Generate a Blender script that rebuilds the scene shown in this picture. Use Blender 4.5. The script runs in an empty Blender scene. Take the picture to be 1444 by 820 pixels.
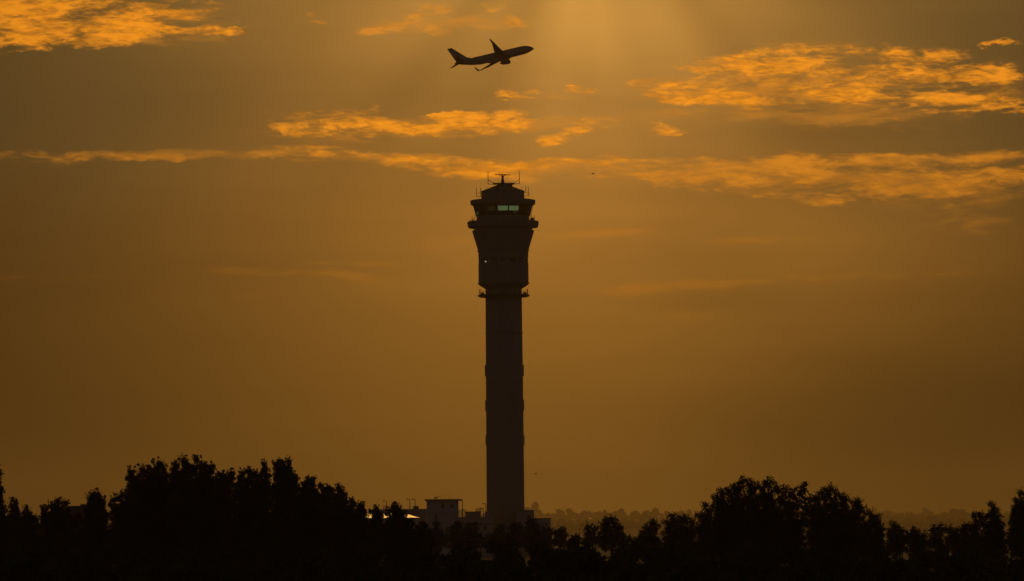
import bpy, math, random
import numpy as np
from mathutils import Vector, Matrix

# ------------------------------------------------------------------ camera
C = bpy.context.scene.collection
S = bpy.context.scene
F = 6000.0                       # focal length in photo pixels (photo 1444 wide)
HORIZON = 752.0
ROLL = math.radians(0.52)
CAMH = 8.0
tilt = math.atan((HORIZON - 410.0) / F)
cam_d = bpy.data.cameras.new('camera')
cam = bpy.data.objects.new('camera', cam_d)
C.objects.link(cam)
cam_d.sensor_width = 36.0
cam_d.lens = F / 1444.0 * 36.0
cam_d.clip_start = 1.0
cam_d.clip_end = 60000.0
RM = Matrix.Rotation(math.pi / 2 + tilt, 3, 'X') @ Matrix.Rotation(-ROLL, 3, 'Z')
cam.matrix_world = Matrix.Translation((0, 0, CAMH)) @ RM.to_4x4()
S.camera = cam

def ray(px, py):
    return RM @ Vector(((px - 722.0) / F, (410.0 - py) / F, -1.0))

def at(px, py, D):
    """world point at depth D whose bearing is the one measured in the photograph"""
    d = ray(px, py)
    d = d * (D / d.y)
    return Vector((d.x, D, CAMH + d.z))

# ------------------------------------------------------------------ sky
EXPO = -3.0
SUN_EL = math.radians(9.5)
SUN_AZ = math.radians(1.3)       # to the right of straight ahead
S.view_settings.view_transform = 'Standard'
S.view_settings.look = 'None'
S.view_settings.gamma = 1.0
S.view_settings.use_curve_mapping = False
S.view_settings.exposure = EXPO
S.render.resolution_x = 1024
S.render.resolution_y = 581

world = bpy.data.worlds.new("World")
S.world = world
world.use_nodes = True
wt = world.node_tree
wt.nodes.clear()
WL = wt.links.new

def wn(t, **k):
    n = wt.nodes.new(t)
    for a, b in k.items():
        setattr(n, a, b)
    return n

def wm(op, a, b=None, c=None, clamp=False):
    n = wn('ShaderNodeMath', operation=op, use_clamp=clamp)
    for i, v in enumerate((a, b, c)):
        if v is None:
            continue
        if isinstance(v, (int, float)):
            n.inputs[i].default_value = v
        else:
            WL(v, n.inputs[i])
    return n.outputs[0]

def vec(x, y, z=0.0):
    n = wn('ShaderNodeCombineXYZ')
    for i, v in enumerate((x, y, z)):
        if isinstance(v, (int, float)):
            n.inputs[i].default_value = v
        else:
            WL(v, n.inputs[i])
    return n.outputs[0]

def smooth(x, a, b, lo=0.0, hi=1.0):
    n = wn('ShaderNodeMapRange', interpolation_type='SMOOTHSTEP')
    WL(x, n.inputs['Value'])
    n.inputs['From Min'].default_value = a
    n.inputs['From Max'].default_value = b
    n.inputs['To Min'].default_value = lo
    n.inputs['To Max'].default_value = hi
    return n.outputs['Result']

def noise(v, scale, detail=2.0, rough=0.5, dist=0.0):
    n = wn('ShaderNodeTexNoise')
    WL(v, n.inputs['Vector'])
    n.inputs['Scale'].default_value = scale
    n.inputs['Detail'].default_value = detail
    n.inputs['Roughness'].default_value = rough
    n.inputs['Distortion'].default_value = dist
    return n

tc = wn('ShaderNodeTexCoord')
sep = wn('ShaderNodeSeparateXYZ')
WL(tc.outputs['Generated'], sep.inputs[0])
# bearing and elevation of the sky point, in units of 1/6 rad
az = wm('MULTIPLY', wm('ARCTAN2', sep.outputs[0], sep.outputs[1]), 6.0)
el = wm('MULTIPLY', wm('ARCSINE', sep.outputs[2]), 6.0)
UV = vec(az, el)

def sky_uv(px, py):
    d = ray(px, py).normalized()
    return math.atan2(d.x, d.y) * 6.0, math.asin(d.z) * 6.0

def gauss(x, c, s):
    t = wm('DIVIDE', wm('SUBTRACT', x, c), s)
    return wm('EXPONENT', wm('MULTIPLY', wm('MULTIPLY', t, t), -0.5))

def ramp(x, pts):
    n = wn('ShaderNodeValToRGB')
    WL(x, n.inputs[0])
    e = n.color_ramp.elements
    while len(e) < len(pts):
        e.new(0.5)
    for i, (p, c) in enumerate(pts):
        e[i].position = p
        e[i].color = tuple(c) + (1.0,) if len(c) == 3 else c
    return n.outputs[0]

def mulc(col, fac):
    n = wn('ShaderNodeVectorMath', operation='SCALE')
    WL(col, n.inputs[0])
    if isinstance(fac, (int, float)):
        n.inputs['Scale'].default_value = fac
    else:
        WL(fac, n.inputs['Scale'])
    return n.outputs[0]

def addc(a, b):
    n = wn('ShaderNodeVectorMath', operation='ADD')
    WL(a, n.inputs[0]); WL(b, n.inputs[1])
    return n.outputs[0]

def mixc(f, a, b):
    n = wn('ShaderNodeMix', data_type='RGBA')
    WL(f, n.inputs[0])
    for s, v in ((6, a), (7, b)):
        if isinstance(v, tuple):
            n.inputs[s].default_value = v + (1.0,)
        else:
            WL(v, n.inputs[s])
    return n.outputs[2]

def patches(src, lst, small=False, lowk=1.0):
    """sum of soft elliptical cloud banks, each at its own bearing and elevation"""
    total = None
    for (px, py, rx, ry, tl, st) in lst:
        if py > 300:
            st *= lowk; ry *= 1.2
        if small and rx < 50:
            st = max(st, 0.85); ry *= 1.6; rx *= 1.35
        u, v = sky_uv(px, py)
        m = wn('ShaderNodeMapping', vector_type='TEXTURE')
        WL(src, m.inputs['Vector'])
        m.inputs['Location'].default_value = (u, v, 0)
        m.inputs['Rotation'].default_value = (0, 0, -math.radians(tl))
        m.inputs['Scale'].default_value = (rx / 1000.0, ry / 1000.0, 1)
        g = wn('ShaderNodeTexGradient', gradient_type='QUADRATIC_SPHERE')
        WL(m.outputs[0], g.inputs[0])
        g2 = wm('POWER', g.outputs['Fac'], 0.5)
        total = wm('MULTIPLY', g2, st) if total is None else wm('MULTIPLY_ADD', g2, st, total)
    return total

# brightness of the veil with elevation and bearing
elr = wm('MULTIPLY', el, 1.0, clamp=True)
lum_v = ramp(elr, [(0.0, (.23,) * 3), (0.06, (.225,) * 3), (0.2, (.235,) * 3), (0.40, (.32,) * 3),
                   (0.6, (.365,) * 3), (0.78, (.40,) * 3), (1.0, (.36,) * 3)])
hz = wm('ADD', wm('MULTIPLY', gauss(az, 0.05, 0.36), 0.85), 0.15)
far_az = smooth(wm('ABSOLUTE', az), 0.9, 6.0, 1.0, 0.6)
high = smooth(el, 1.2, 6.0, 1.0, 0.35)
soft = patches(UV, [
    (900, 30, 260, 120, 0, 0.15), (690, 40, 260, 90, 0, 0.22), (1000, 20, 120, 120, 60, 0.12),
    (250, 150, 420, 90, 0, -0.10), (1180, 190, 260, 22, 0, -0.12), (1330, 20, 260, 60, 5, -0.05),
    (450, 375, 260, 20, 0, -0.07), (1010, 425, 160, 22, 0, -0.10), (1200, 340, 260, 70, 0, 0.22),
    (1420, 360, 380, 150, 0, 0.45), (720, 360, 300, 90, 0, 0.12), (820, 110, 130, 60, 40, -0.10), (900, 300, 330, 30, 0, 0.05),
    (1100, 600, 500, 110, 0, -0.14), (1330, 640, 460, 150, 0, -0.42), (0, 620, 300, 120, 0, -0.12), (280, 640, 380, 70, 0, -0.05), (950, 360, 260, 30, 0, -0.05),
    (300, 60, 200, 40, 0, 0.05)])
big = noise(vec(wm('MULTIPLY', az, 1.0), wm('MULTIPLY', el, 3.2), 3.7), 2.2, 3.0, 0.5)
stre = noise(vec(wm('MULTIPLY', az, 1.0), wm('MULTIPLY', el, 14.0), 9.1), 2.5, 4.0, 0.55)
var = wm('ADD', wm('MULTIPLY', wm('SUBTRACT', big.outputs['Fac'], 0.5), 0.22),
         wm('MULTIPLY', wm('SUBTRACT', stre.outputs['Fac'], 0.5), 0.16))
lum = wm('MULTIPLY', wm('MULTIPLY', lum_v, hz), wm('MULTIPLY', far_az, high))
lum = wm('MULTIPLY', lum, wm('ADD', wm('ADD', soft, var), 1.0))
ang = wm('ARCTAN2', wm('SUBTRACT', az, 0.11), wm('SUBTRACT', 0.93, el))
rayn = noise(vec(ang, 0.0, 4.4), 1.9, 2.0, 0.45)
rays = wm('MULTIPLY', wm('MULTIPLY', wm('SUBTRACT', rayn.outputs['Fac'], 0.5), 1.6), wm('MULTIPLY', smooth(el, 0.30, 0.72), gauss(az, 0.15, 0.42)))
lum = wm('MULTIPLY', lum, wm('ADD', rays, 1.0))
glow = wm('MULTIPLY', wm('MULTIPLY', gauss(az, 0.08, 0.22), gauss(el, 0.97, 0.17)), 0.17)
hue = ramp(elr, [(0.0, (1, .435, .055)), (0.2, (1, .415, .050)), (0.45, (1, .415, .056)),
                 (0.62, (1, .455, .080)), (0.9, (1, .49, .095))])
side_grey = wm('MULTIPLY', smooth(wm('ABSOLUTE', wm('SUBTRACT', az, 0.05)), 0.25, 0.9), smooth(el, 0.35, 0.6))
hue = mixc(side_grey, hue, (1.0, .535, .125))
dusk = mixc(smooth(wm('ABSOLUTE', az), 1.6, 8.0), hue, (.72, .70, .90))
veil = addc(mulc(dusk, lum), mulc(vec(1.0, .47, .055), glow))

# broken cloud banks catching the light
warp = noise(vec(az, wm('MULTIPLY', el, 2.2), 1.3), 6.5, 7.0, 0.68)
wv = wn('ShaderNodeVectorMath', operation='SUBTRACT')
WL(warp.outputs['Color'], wv.inputs[0]); wv.inputs[1].default_value = (.5, .5, .5)
wv2 = wn('ShaderNodeVectorMath', operation='MULTIPLY')
WL(wv.outputs[0], wv2.inputs[0]); wv2.inputs[1].default_value = (.19, .062, 0)
WUV = addc(UV, wv2.outputs[0])
sharp = patches(WUV, [
    (60, 8, 270, 30, 0, 1.0), (45, 34, 190, 34, -2, 1.0), (105, 58, 110, 20, -6, 0.9), (240, 40, 130, 9, -1, 0.9),
    (0, 55, 80, 26, 0, .7), (200, 12, 130, 16, 0, .6), (330, 42, 40, 6, 0, .6),
    (415, 30, 24, 6, 0, 0.75),
    (435, 174, 74, 20, 0, 1.15), (520, 171, 74, 22, 2, 1.05), (585, 182, 60, 16, 8, 0.95), (650, 178, 60, 12, -3, 0.9),
    (700, 176, 46, 14, -8, 0.8), (728, 135, 26, 10, 4, .8),
    (795, 190, 42, 10, -6, .62), (775, 201, 26, 7, 0, .5), (810, 124, 20, 7, 0, .5), (640, 165, 36, 7, 0, .3),
    (645, 236, 90, 20, 4, .65), (740, 230, 90, 12, 0, .7), (860, 232, 90, 13, -3, .85), (550, 222, 90, 8, 5, .6), (460, 213, 50, 12, 0, .6),
    (1000, 92, 48, 16, -2, .95), (1075, 92, 66, 20, 2, 1.0), (1160, 88, 80, 26, 4, .85), (1250, 88, 110, 32, 4, .95),
    (1330, 92, 90, 32, 4, .8), (1400, 105, 70, 22, 4, .7), (1300, 110, 190, 12, 3, .75),
    (925, 134, 56, 24, 2, 1.05), (1000, 137, 80, 17, 1, .9), (1085, 144, 70, 12, 2, .95), (1200, 132, 100, 16, 3, .75),
    (1300, 142, 130, 20, 5, .8), (1400, 150, 80, 20, 3, .8), (930, 182, 24, 7, 0, .55), (1408, 60, 30, 4, 2, .6),
    (895, 120, 26, 9, 10, .6)], small=True)
faint = patches(WUV, [
    (90, 222, 150, 12, -3, .55), (250, 215, 150, 10, -2, .65), (420, 214, 110, 11, 1, .7), (545, 226, 130, 12, 6, .5),
    (640, 240, 130, 20, 4, .8), (950, 243, 170, 28, 2, .85), (1060, 262, 150, 14, 0, .7), (1080, 235, 120, 22, 4, .6),
    (1200, 228, 170, 14, 0, .65), (1360, 217, 140, 8, -1, .7), (1250, 272, 150, 16, -1, .65), (1390, 260, 110, 24, -6, .6),
    (1180, 250, 120, 16, 0, .45), (1300, 245, 180, 22, 0, .35), (1420, 240, 90, 20, 0, .5),
    (560, 34, 70, 16, -14, .6), (690, 8, 46, 16, 0, .65), (712, 32, 30, 9, 5, .6), (600, 15, 40, 10, -10, .4),
    (650, 40, 120, 9, -3, .4), (840, 176, 100, 14, 0, .2), (780, 140, 130, 16, 0, .28),
    (520, 184, 200, 24, 0, .35), (1220, 112, 300, 60, 3, .5), (100, 40, 320, 44, 0, .5),
    (1010, 130, 150, 40, 2, .35), (1240, 180, 160, 16, 0, .2)], lowk=1.5)
half = wn('ShaderNodeVectorMath', operation='SCALE')
WL(wv2.outputs[0], half.inputs[0]); half.inputs['Scale'].default_value = 0.5
streaks = patches(addc(UV, half.outputs[0]), [
    (120, 220, 230, 12, -2, .7), (330, 214, 230, 11, -1, .9), (520, 222, 200, 12, 3, .8), (640, 236, 160, 20, 4, .8),
    (770, 232, 160, 14, 0, .8), (940, 240, 220, 24, 1, .8), (1130, 248, 240, 34, 1, .8), (1340, 222, 220, 14, -1, .8),
    (1330, 262, 240, 34, -2, .7), (850, 330, 190, 8, -1, .55), (620, 343, 80, 12, -3, .55), (430, 386, 260, 8, 2, .5),
    (120, 388, 240, 9, -1, .42), (560, 404, 90, 9, 10, .5), (955, 405, 190, 9, -2, .45), (1180, 392, 320, 9, -1, .45),
    (930, 446, 140, 8, 1, .42), (250, 412, 240, 20, 0, .28), (850, 414, 160, 12, 0, .35), (520, 372, 160, 6, 0, .4),
    (1380, 305, 150, 34, 0, .4), (1090, 338, 160, 8, 0, .4), (830, 180, 170, 26, 0, .4), (700, 180, 160, 16, -3, .5),
    (1100, 165, 260, 14, 2, .4), (1230, 120, 320, 70, 3, .6), (100, 35, 360, 60, -2, .6), (520, 180, 220, 32, 2, .6),
    (1000, 130, 180, 44, 2, .5), (640, 30, 180, 34, -5, .4)])
cn = noise(vec(wm('MULTIPLY', az, 1.0), wm('MULTIPLY', el, 3.3), 0.4), 16.0, 9.0, 0.62, 0.35)
cs = noise(vec(wm('MULTIPLY', az, 1.0), wm('MULTIPLY', el, 5.5), 5.4), 7.0, 7.0, 0.6, 0.5)
cf = noise(vec(wm('MULTIPLY', az, 1.0), wm('MULTIPLY', el, 3.8), 7.7), 34.0, 7.0, 0.68, 1.0)
cmix = wm('ADD', wm('MULTIPLY', cn.outputs['Fac'], 0.45), wm('MULTIPLY', cs.outputs['Fac'], 0.35))
cmix = wm('ADD', cmix, wm('MULTIPLY', cf.outputs['Fac'], 0.20))
cmc = wm('SUBTRACT', cmix, 0.5)
sharp_c = wm('MINIMUM', sharp, 0.56)
faint_c = wm('MINIMUM', faint, 0.52)
cov = wm('MULTIPLY', smooth(wm('ADD', sharp_c, wm('MULTIPLY', cmc, 5.0)), 0.04, 0.86), smooth(sharp, 0.02, 0.28))
covf = wm('MULTIPLY', smooth(wm('ADD', faint_c, wm('MULTIPLY', cmc, 4.4)), 0.00, 0.90), smooth(faint, 0.01, 0.35))
stc = wm('MULTIPLY', smooth(wm('ADD', wm('MINIMUM', streaks, 0.8), wm('MULTIPLY', wm('SUBTRACT', wm('ADD', wm('MULTIPLY', cs.outputs['Fac'], .7), wm('MULTIPLY', cf.outputs['Fac'], .3)), 0.5), 3.6)), 0.05, 1.1), smooth(streaks, 0.0, 0.35))
# how strongly the bank glows: nearer the sun's height it is brighter
cb = wm('MULTIPLY', smooth(el, 0.25, 0.62, 0.52, 1.0), wm('ADD', wm('MULTIPLY', gauss(az, 0.1, 0.6), 0.22), 0.78))
inner = smooth(wm('ADD', wm('MULTIPLY', cn.outputs['Fac'], 0.5), wm('MULTIPLY', cf.outputs['Fac'], 0.5)), 0.38, 0.62, 0.66, 1.2)
clc = mulc(vec(0.88, 0.282, 0.009), wm('MULTIPLY', cb, inner))
s1 = mixc(wm('MULTIPLY', covf, wm('MULTIPLY', smooth(el, 0.25, 0.6, 0.75, 0.58), smooth(az, -0.7, -0.1, 0.55, 1.0))), veil, clc)
s1 = mixc(wm('MULTIPLY', wm('MULTIPLY', stc, smooth(az, -0.65, 0.0, 0.5, 1.0)), smooth(el, 0.3, 0.6, 0.50, 0.46)), s1, mulc(vec(0.80, 0.262, 0.012), cb))
s2 = mixc(wm('MULTIPLY', cov, 0.92), s1, clc)
# ground half of the sphere: dim
low = smooth(el, -0.06, 0.0, 0.15, 1.0)
custom = mulc(s2, wm('MULTIPLY', low, 8.0 * 1.06))
# clear sky seen faintly through the overcast
nish = wn('ShaderNodeTexSky', sky_type='NISHITA')
nish.sun_disc = False
nish.sun_elevation = SUN_EL
nish.sun_rotation = SUN_AZ
nish.dust_density = 4.0
bg1 = wn('ShaderNodeBackground'); WL(custom, bg1.inputs[0]); bg1.inputs[1].default_value = 1.0
bg2 = wn('ShaderNodeBackground'); WL(nish.outputs[0], bg2.inputs[0]); bg2.inputs[1].default_value = 0.05
mxs = wn('ShaderNodeMixShader'); mxs.inputs[0].default_value = 0.03
WL(bg1.outputs[0], mxs.inputs[1]); WL(bg2.outputs[0], mxs.inputs[2])
wo = wn('ShaderNodeOutputWorld'); WL(mxs.outputs[0], wo.inputs[0])

# ------------------------------------------------------------------ sun, veiled by cloud
sd = bpy.data.lights.new('sun', 'SUN')
sd.energy = 1.7
sd.angle = math.radians(10.0)
sd.color = (1.0, 0.52, 0.13)
sun = bpy.data.objects.new('sun', sd)
C.objects.link(sun)
sdir = Vector((math.sin(SUN_AZ) * math.cos(SUN_EL), math.cos(SUN_AZ) * math.cos(SUN_EL), math.sin(SUN_EL)))
sun.rotation_euler = sdir.to_track_quat('Z', 'Y').to_euler()
sun.location = (60, -40, 40)

# ------------------------------------------------------------------ materials
def mat(name, col, rough=0.8, metal=0.0, var=0.15, scale=2.0, bump=0.0, streak=False):
    m = bpy.data.materials.new(name)
    m.use_nodes = True
    t = m.node_tree
    b = t.nodes['Principled BSDF']
    b.inputs['Roughness'].default_value = rough
    b.inputs['Metallic'].default_value = metal
    co = t.nodes.new('ShaderNodeTexCoord')
    mp = t.nodes.new('ShaderNodeMapping')
    if streak:
        mp.inputs['Scale'].default_value = (1, 1, 0.08)
    t.links.new(co.outputs['Object'], mp.inputs[0])
    n = t.nodes.new('ShaderNodeTexNoise')
    n.inputs['Scale'].default_value = scale
    n.inputs['Detail'].default_value = 5
    t.links.new(mp.outputs[0], n.inputs['Vector'])
    r = t.nodes.new('ShaderNodeValToRGB')
    r.color_ramp.elements[0].position = 0.3
    r.color_ramp.elements[1].position = 0.7
    r.color_ramp.elements[0].color = tuple(c * (1 - var) for c in col) + (1,)
    r.color_ramp.elements[1].color = tuple(min(1, c * (1 + var)) for c in col) + (1,)
    t.links.new(n.outputs['Fac'], r.inputs[0])
    t.links.new(r.outputs[0], b.inputs['Base Color'])
    if bump:
        bp = t.nodes.new('ShaderNodeBump')
        bp.inputs['Strength'].default_value = bump
        t.links.new(n.outputs['Fac'], bp.inputs['Height'])
        t.links.new(bp.outputs[0], b.inputs['Normal'])
    return m

def emis(name, col, strength):
    m = bpy.data.materials.new(name)
    m.use_nodes = True
    b = m.node_tree.nodes['Principled BSDF']
    b.inputs['Base Color'].default_value = (.1, .1, .1, 1)
    b.inputs['Emission Color'].default_value = col + (1,)
    b.inputs['Emission Strength'].default_value = strength
    b.inputs['Roughness'].default_value = 0.2
    return m

M = dict(
    concrete=mat('concrete', (.30, .27, .25), .85, 0, .10, .35, .1, True),
    panel=mat('cladding_panel', (.26, .24, .23), .7, 0, .08, .5, 0, True),
    wall=mat('rendered_wall', (.56, .49, .46), .9, 0, .12, .25, 0, True),
    wall2=mat('grey_wall', (.45, .40, .38), .9, 0, .12, .25, 0, True),
    trim=mat('roof_trim', (.15, .13, .12), .7, 0, .1, 1),
    metal=mat('painted_steel', (.10, .09, .085), .5, .6, .1, 3),
    glass=mat('dark_glass', (.02, .024, .022), .12, 0, .1, .5),
    room=mat('interior', (.05, .05, .045), .8, 0, .1, 1),
    roofm=mat('metal_roof', (.32, .28, .20), .36, 1.0, .05, .4),
    roofd=mat('dark_roof', (.06, .045, .04), .8, 0, .2, 1.5),
    paint=mat('aircraft_paint', (.34, .30, .28), .35, 0, .05, .4),
    alu=mat('aluminium', (.35, .34, .33), .4, .8, .06, 1),
    black=mat('black', (.015, .015, .015), .5, 0, .1, 1),
    bark=mat('bark', (.07, .05, .035), .95, 0, .3, 6, .3),
    leaf_a=mat('foliage_dark', (.045, .060, .022), .75, 0, .35, .9),
    leaf_b=mat('foliage_olive', (.060, .066, .026), .75, 0, .35, .8),
    leaf_c=mat('foliage_green', (.045, .075, .028), .75, 0, .35, .7),
    far=mat('far_foliage', (.05, .062, .028), .95, 0, .3, .03),
    grass=mat('ground_cover', (.06, .065, .03), .95, 0, .35, .05),
    feather=mat('dark_feathers', (.03, .028, .025), .8, 0, .2, 8),
    lit=emis('green_glow', (.40, .62, .22), 1.2),  # green emission stands in for sky light coming through the tinted cab
    litdim=emis('green_glow_dim', (.16, .42, .14), 0.42),
    litfaint=emis('green_glow_faint', (.30, .34, .10), 0.14),
    lamp=emis('lamp_glass', (1.0, .90, .66), 3.2),
)

# ------------------------------------------------------------------ mesh helpers
class MB:
    def __init__(s):
        s.v, s.f = [], []
    def add(s, vs, fs):
        o = len(s.v)
        s.v += [tuple(v) for v in vs]
        s.f += [tuple(i + o for i in f) for f in fs]
        return s
    def box(s, x0, x1, y0, y1, z0, z1, top=1.0, bot=1.0):
        cx, cy = (x0 + x1) / 2, (y0 + y1) / 2
        vs = []
        for z, k in ((z0, bot), (z1, top)):
            for x, y in ((x0, y0), (x1, y0), (x1, y1), (x0, y1)):
                vs.append((cx + (x - cx) * k, cy + (y - cy) * k, z))
        return s.add(vs, [(3, 2, 1, 0), (4, 5, 6, 7), (0, 1, 5, 4), (1, 2, 6, 5), (2, 3, 7, 6), (3, 0, 4, 7)])
    def lathe(s, prof, n=48, cx=0, cy=0, cap=True, rot=0.0):
        vs, fs = [], []
        for (r, z) in prof:
            for i in range(n):
                a = rot + 2 * math.pi * i / n
                vs.append((cx + r * math.cos(a), cy + r * math.sin(a), z))
        for j in range(len(prof) - 1):
            for i in range(n):
                k = (i + 1) % n
                fs.append((j * n + i, j * n + k, (j + 1) * n + k, (j + 1) * n + i))
        if cap:
            fs.append(tuple(reversed(range(n))))
            fs.append(tuple((len(prof) - 1) * n + i for i in range(n)))
        return s.add(vs, fs)
    def tube(s, pts, rad, n=6):
        pts = [Vector(p) for p in pts]
        if not hasattr(rad, '__len__'):
            rad = [rad] * len(pts)
        vs, fs = [], []
        for i, p in enumerate(pts):
            d = (pts[min(i + 1, len(pts) - 1)] - pts[max(i - 1, 0)]).normalized()
            a = d.orthogonal().normalized() if i == 0 else (a - d * a.dot(d)).normalized()
            b = d.cross(a)
            for k in range(n):
                t = 2 * math.pi * k / n
                vs.append(p + (a * math.cos(t) + b * math.sin(t)) * rad[i])
        for j in range(len(pts) - 1):
            for i in range(n):
                k = (i + 1) % n
                fs.append((j * n + i, j * n + k, (j + 1) * n + k, (j + 1) * n + i))
        fs.append(tuple(reversed(range(n))))
        fs.append(tuple((len(pts) - 1) * n + i for i in range(n)))
        return s.add(vs, fs)
    def rings(s, rings):
        n = len(rings[0])
        vs = [v for r in rings for v in r]
        fs = []
        for j in range(len(rings) - 1):
            for i in range(n):
                k = (i + 1) % n
                fs.append((j * n + i, j * n + k, (j + 1) * n + k, (j + 1) * n + i))
        fs.append(tuple(reversed(range(n))))
        fs.append(tuple((len(rings) - 1) * n + i for i in range(n)))
        return s.add(vs, fs)
    def build(s, name, m, parent=None, smooth_=False, loc=None):
        me = bpy.data.meshes.new(name)
        me.from_pydata(s.v, [], s.f)
        me.materials.append(m)
        if smooth_:
            me.polygons.foreach_set('use_smooth', [True] * len(me.polygons))
        me.update()
        o = bpy.data.objects.new(name, me)
        C.objects.link(o)
        o.parent = parent
        if loc is not None:
            o.location = loc
        return o

def empty(name, loc=(0, 0, 0)):
    o = bpy.data.objects.new(name, None)
    C.objects.link(o)
    o.location = loc
    o.empty_display_size = 1.0
    return o

def tag(o, label=None, cat=None, group=None, kind=None):
    for k, v in (('label', label), ('category', cat), ('group', group), ('kind', kind)):
        if v:
            o[k] = v
    return o

def copy_tree(o, parent=None):
    c = o.copy()
    C.objects.link(c)
    c.parent = parent
    for ch in list(o.children):
        copy_tree(ch, c)
    return c

# ------------------------------------------------------------------ ground, far hills, haze
rng = np.random.default_rng(7)
def grid_mesh(name, xs, ys, zf, m, kind):
    vs = [(x, y, zf(x, y)) for y in ys for x in xs]
    n = len(xs)
    fs = [(j * n + i, j * n + i + 1, (j + 1) * n + i + 1, (j + 1) * n + i) for j in range(len(ys) - 1) for i in range(n - 1)]
    o = MB().add(vs, fs).build(name, m, smooth_=True)
    o['kind'] = kind
    return o

grid_mesh('ground', np.linspace(-3900, 3900, 40), np.concatenate([[-500, 0, 200, 500], np.linspace(1000, 20300, 30)]),
          lambda x, y: 0.0, M['grass'], 'structure')

def ridge_h(x, k, h):
    return h * (0.80 + 0.13 * math.sin(x * .0016 + k) + 0.09 * math.sin(x * .0043 + 2.1 * k) + 0.05 * math.sin(x * .021 + k * 5))

def hill(y0, k, h, half):
    def z(x, y):
        t = (y - y0) / half
        return -0.5 + max(0.0, math.cos(min(1, abs(t)) * math.pi / 2)) ** 1.3 * ridge_h(x, k, h)
    return z

def blobs(name, y0, k, h, half, n, rmin, rmax, label, seed):
    """far woodland: crowns standing over the whole slope, too far and too many to tell apart"""
    r = np.random.default_rng(seed)
    z = hill(y0, k, h, half)
    t = (1 + 5 ** .5) / 2
    ico = np.array([(-1, t, 0), (1, t, 0), (-1, -t, 0), (1, -t, 0), (0, -1, t), (0, 1, t), (0, -1, -t), (0, 1, -t),
                    (t, 0, -1), (t, 0, 1), (-t, 0, -1), (-t, 0, 1)]) / math.sqrt(1 + t * t)
    tri = [(0, 11, 5), (0, 5, 1), (0, 1, 7), (0, 7, 10), (0, 10, 11), (1, 5, 9), (5, 11, 4), (11, 10, 2), (10, 7, 6), (7, 1, 8),
           (3, 9, 4), (3, 4, 2), (3, 2, 6), (3, 6, 8), (3, 8, 9), (4, 9, 5), (2, 4, 11), (6, 2, 10), (8, 6, 7), (9, 8, 1)]
    V, Fc = [], []
    o = 0
    for i in range(n):
        x = r.uniform(-y0 * .17, y0 * .17)
        y = y0 + r.uniform(-half * .5, half * .25)
        R = r.uniform(rmin, rmax) * (1.5 if r.random() < .06 else 1)
        zz = z(x, y) + R * r.uniform(.5, 1.25)
        for c in range(3):
            d = r.normal(size=3) * R * .5
            d[2] = abs(d[2]) * .8 * (1 if c else 0)
            p = ico * (R * r.uniform(.45, .8)) * r.uniform(.65, 1.3, (12, 1)) + (x + d[0], y + d[1], zz + d[2])
            V += [tuple(q) for q in p]
            Fc += [(a + o, b + o, e + o) for a, b, e in tri]
            o += 12
    m = MB(); m.v = V; m.f = Fc
    ob = m.build(name, M['far'])
    tag(ob, label, 'woodland', kind='stuff')

for (nm, y0, k, h, half, n, a, b, lab) in (
        ('far_woodland', 17500, 1.3, 72, 900, 1500, 9, 17, 'palest hazy treeline on the horizon behind the tower, the farthest one'),
        ('far_woodland', 14500, 4.1, 40, 700, 1400, 8, 15, 'hazy brown wood in front of the palest treeline on the horizon'),
        ('far_woodland', 11500, 0.4, 14, 500, 1400, 7, 12, 'low haze-dimmed wood nearest of the distant treelines')):
    xs = np.linspace(-3800, 3800, 90)
    ys = np.linspace(y0 - half, y0 + half, 12)
    grid_mesh('hills', xs, ys, hill(y0, k, h, half), M['far'], 'structure')
    blobs(nm, y0, k, h, half, n, a, b, lab, int(y0))

HAZE = 6.0e-5
hm = bpy.data.materials.new('haze')
hm.use_nodes = True
ht = hm.node_tree
ht.nodes.clear()
pv = ht.nodes.new('ShaderNodeVolumePrincipled')
pv.inputs['Color'].default_value = (1.0, 0.80, 0.42, 1)
pv.inputs['Density'].default_value = HAZE
pv.inputs['Anisotropy'].default_value = 0.55
ho = ht.nodes.new('ShaderNodeOutputMaterial')
ht.links.new(pv.outputs[0], ho.inputs['Volume'])
hz_o = MB().box(-4000, 4000, -600, 20500, -1.0, 275).build('haze', hm)
tag(hz_o, 'thin golden evening haze over the whole airfield', 'haze', kind='stuff')

# ------------------------------------------------------------------ control tower
TD = 1500.0
PX = 4.0                                     # photo pixels per metre at the tower
tb = at(713.2, 744, TD)
TX = tb.x
def tz(py):
    return CAMH + (HORIZON - py) / PX
tower = empty('control_tower', (TX, TD, 0))
tag(tower, 'tall round concrete airport control tower with flared glazed cab rising in the middle', 'control tower')
def tl(name, prof, m, n=64, parent=tower, rot=0.0, sm=False):
    return MB().lathe([(r / PX, tz(y)) for r, y in prof], n, rot=rot).build(name, m, parent, sm)
sh = MB().lathe([(26.8 / PX, 0), (26.6 / PX, tz(700)), (26.2 / PX, tz(560)), (25.6 / PX, tz(407.5))], 64).build('shaft', M['concrete'], tower, True)
# joints of the slip-formed shaft
for y in (470, 540, 600, 660, 715):
    MB().lathe([(26.75 / PX, tz(y) - .12), (26.75 / PX, tz(y) + .12)], 64).build('joint_band', M['panel'], sh)
# slim window bays standing proud on both sides and front of the shaft
for a in (0, 180):
    for (y0, y1) in ((515, 531), (565, 580), (614, 628)):
        r = 26.4 / PX
        b = MB().box(r - .25, r + .24, -1.1, 1.1, tz(y1), tz(y0))
        o = b.build('window_bay', M['panel'], tower)
        g = MB().box(r + .245, r + .26, -.7, .7, tz(y1) + .5, tz(y0) - .5).build('pane', M['glass'], o)
        o.rotation_euler = (0, 0, math.radians(a + (3 if a in (0, 180) else 25)))
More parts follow.
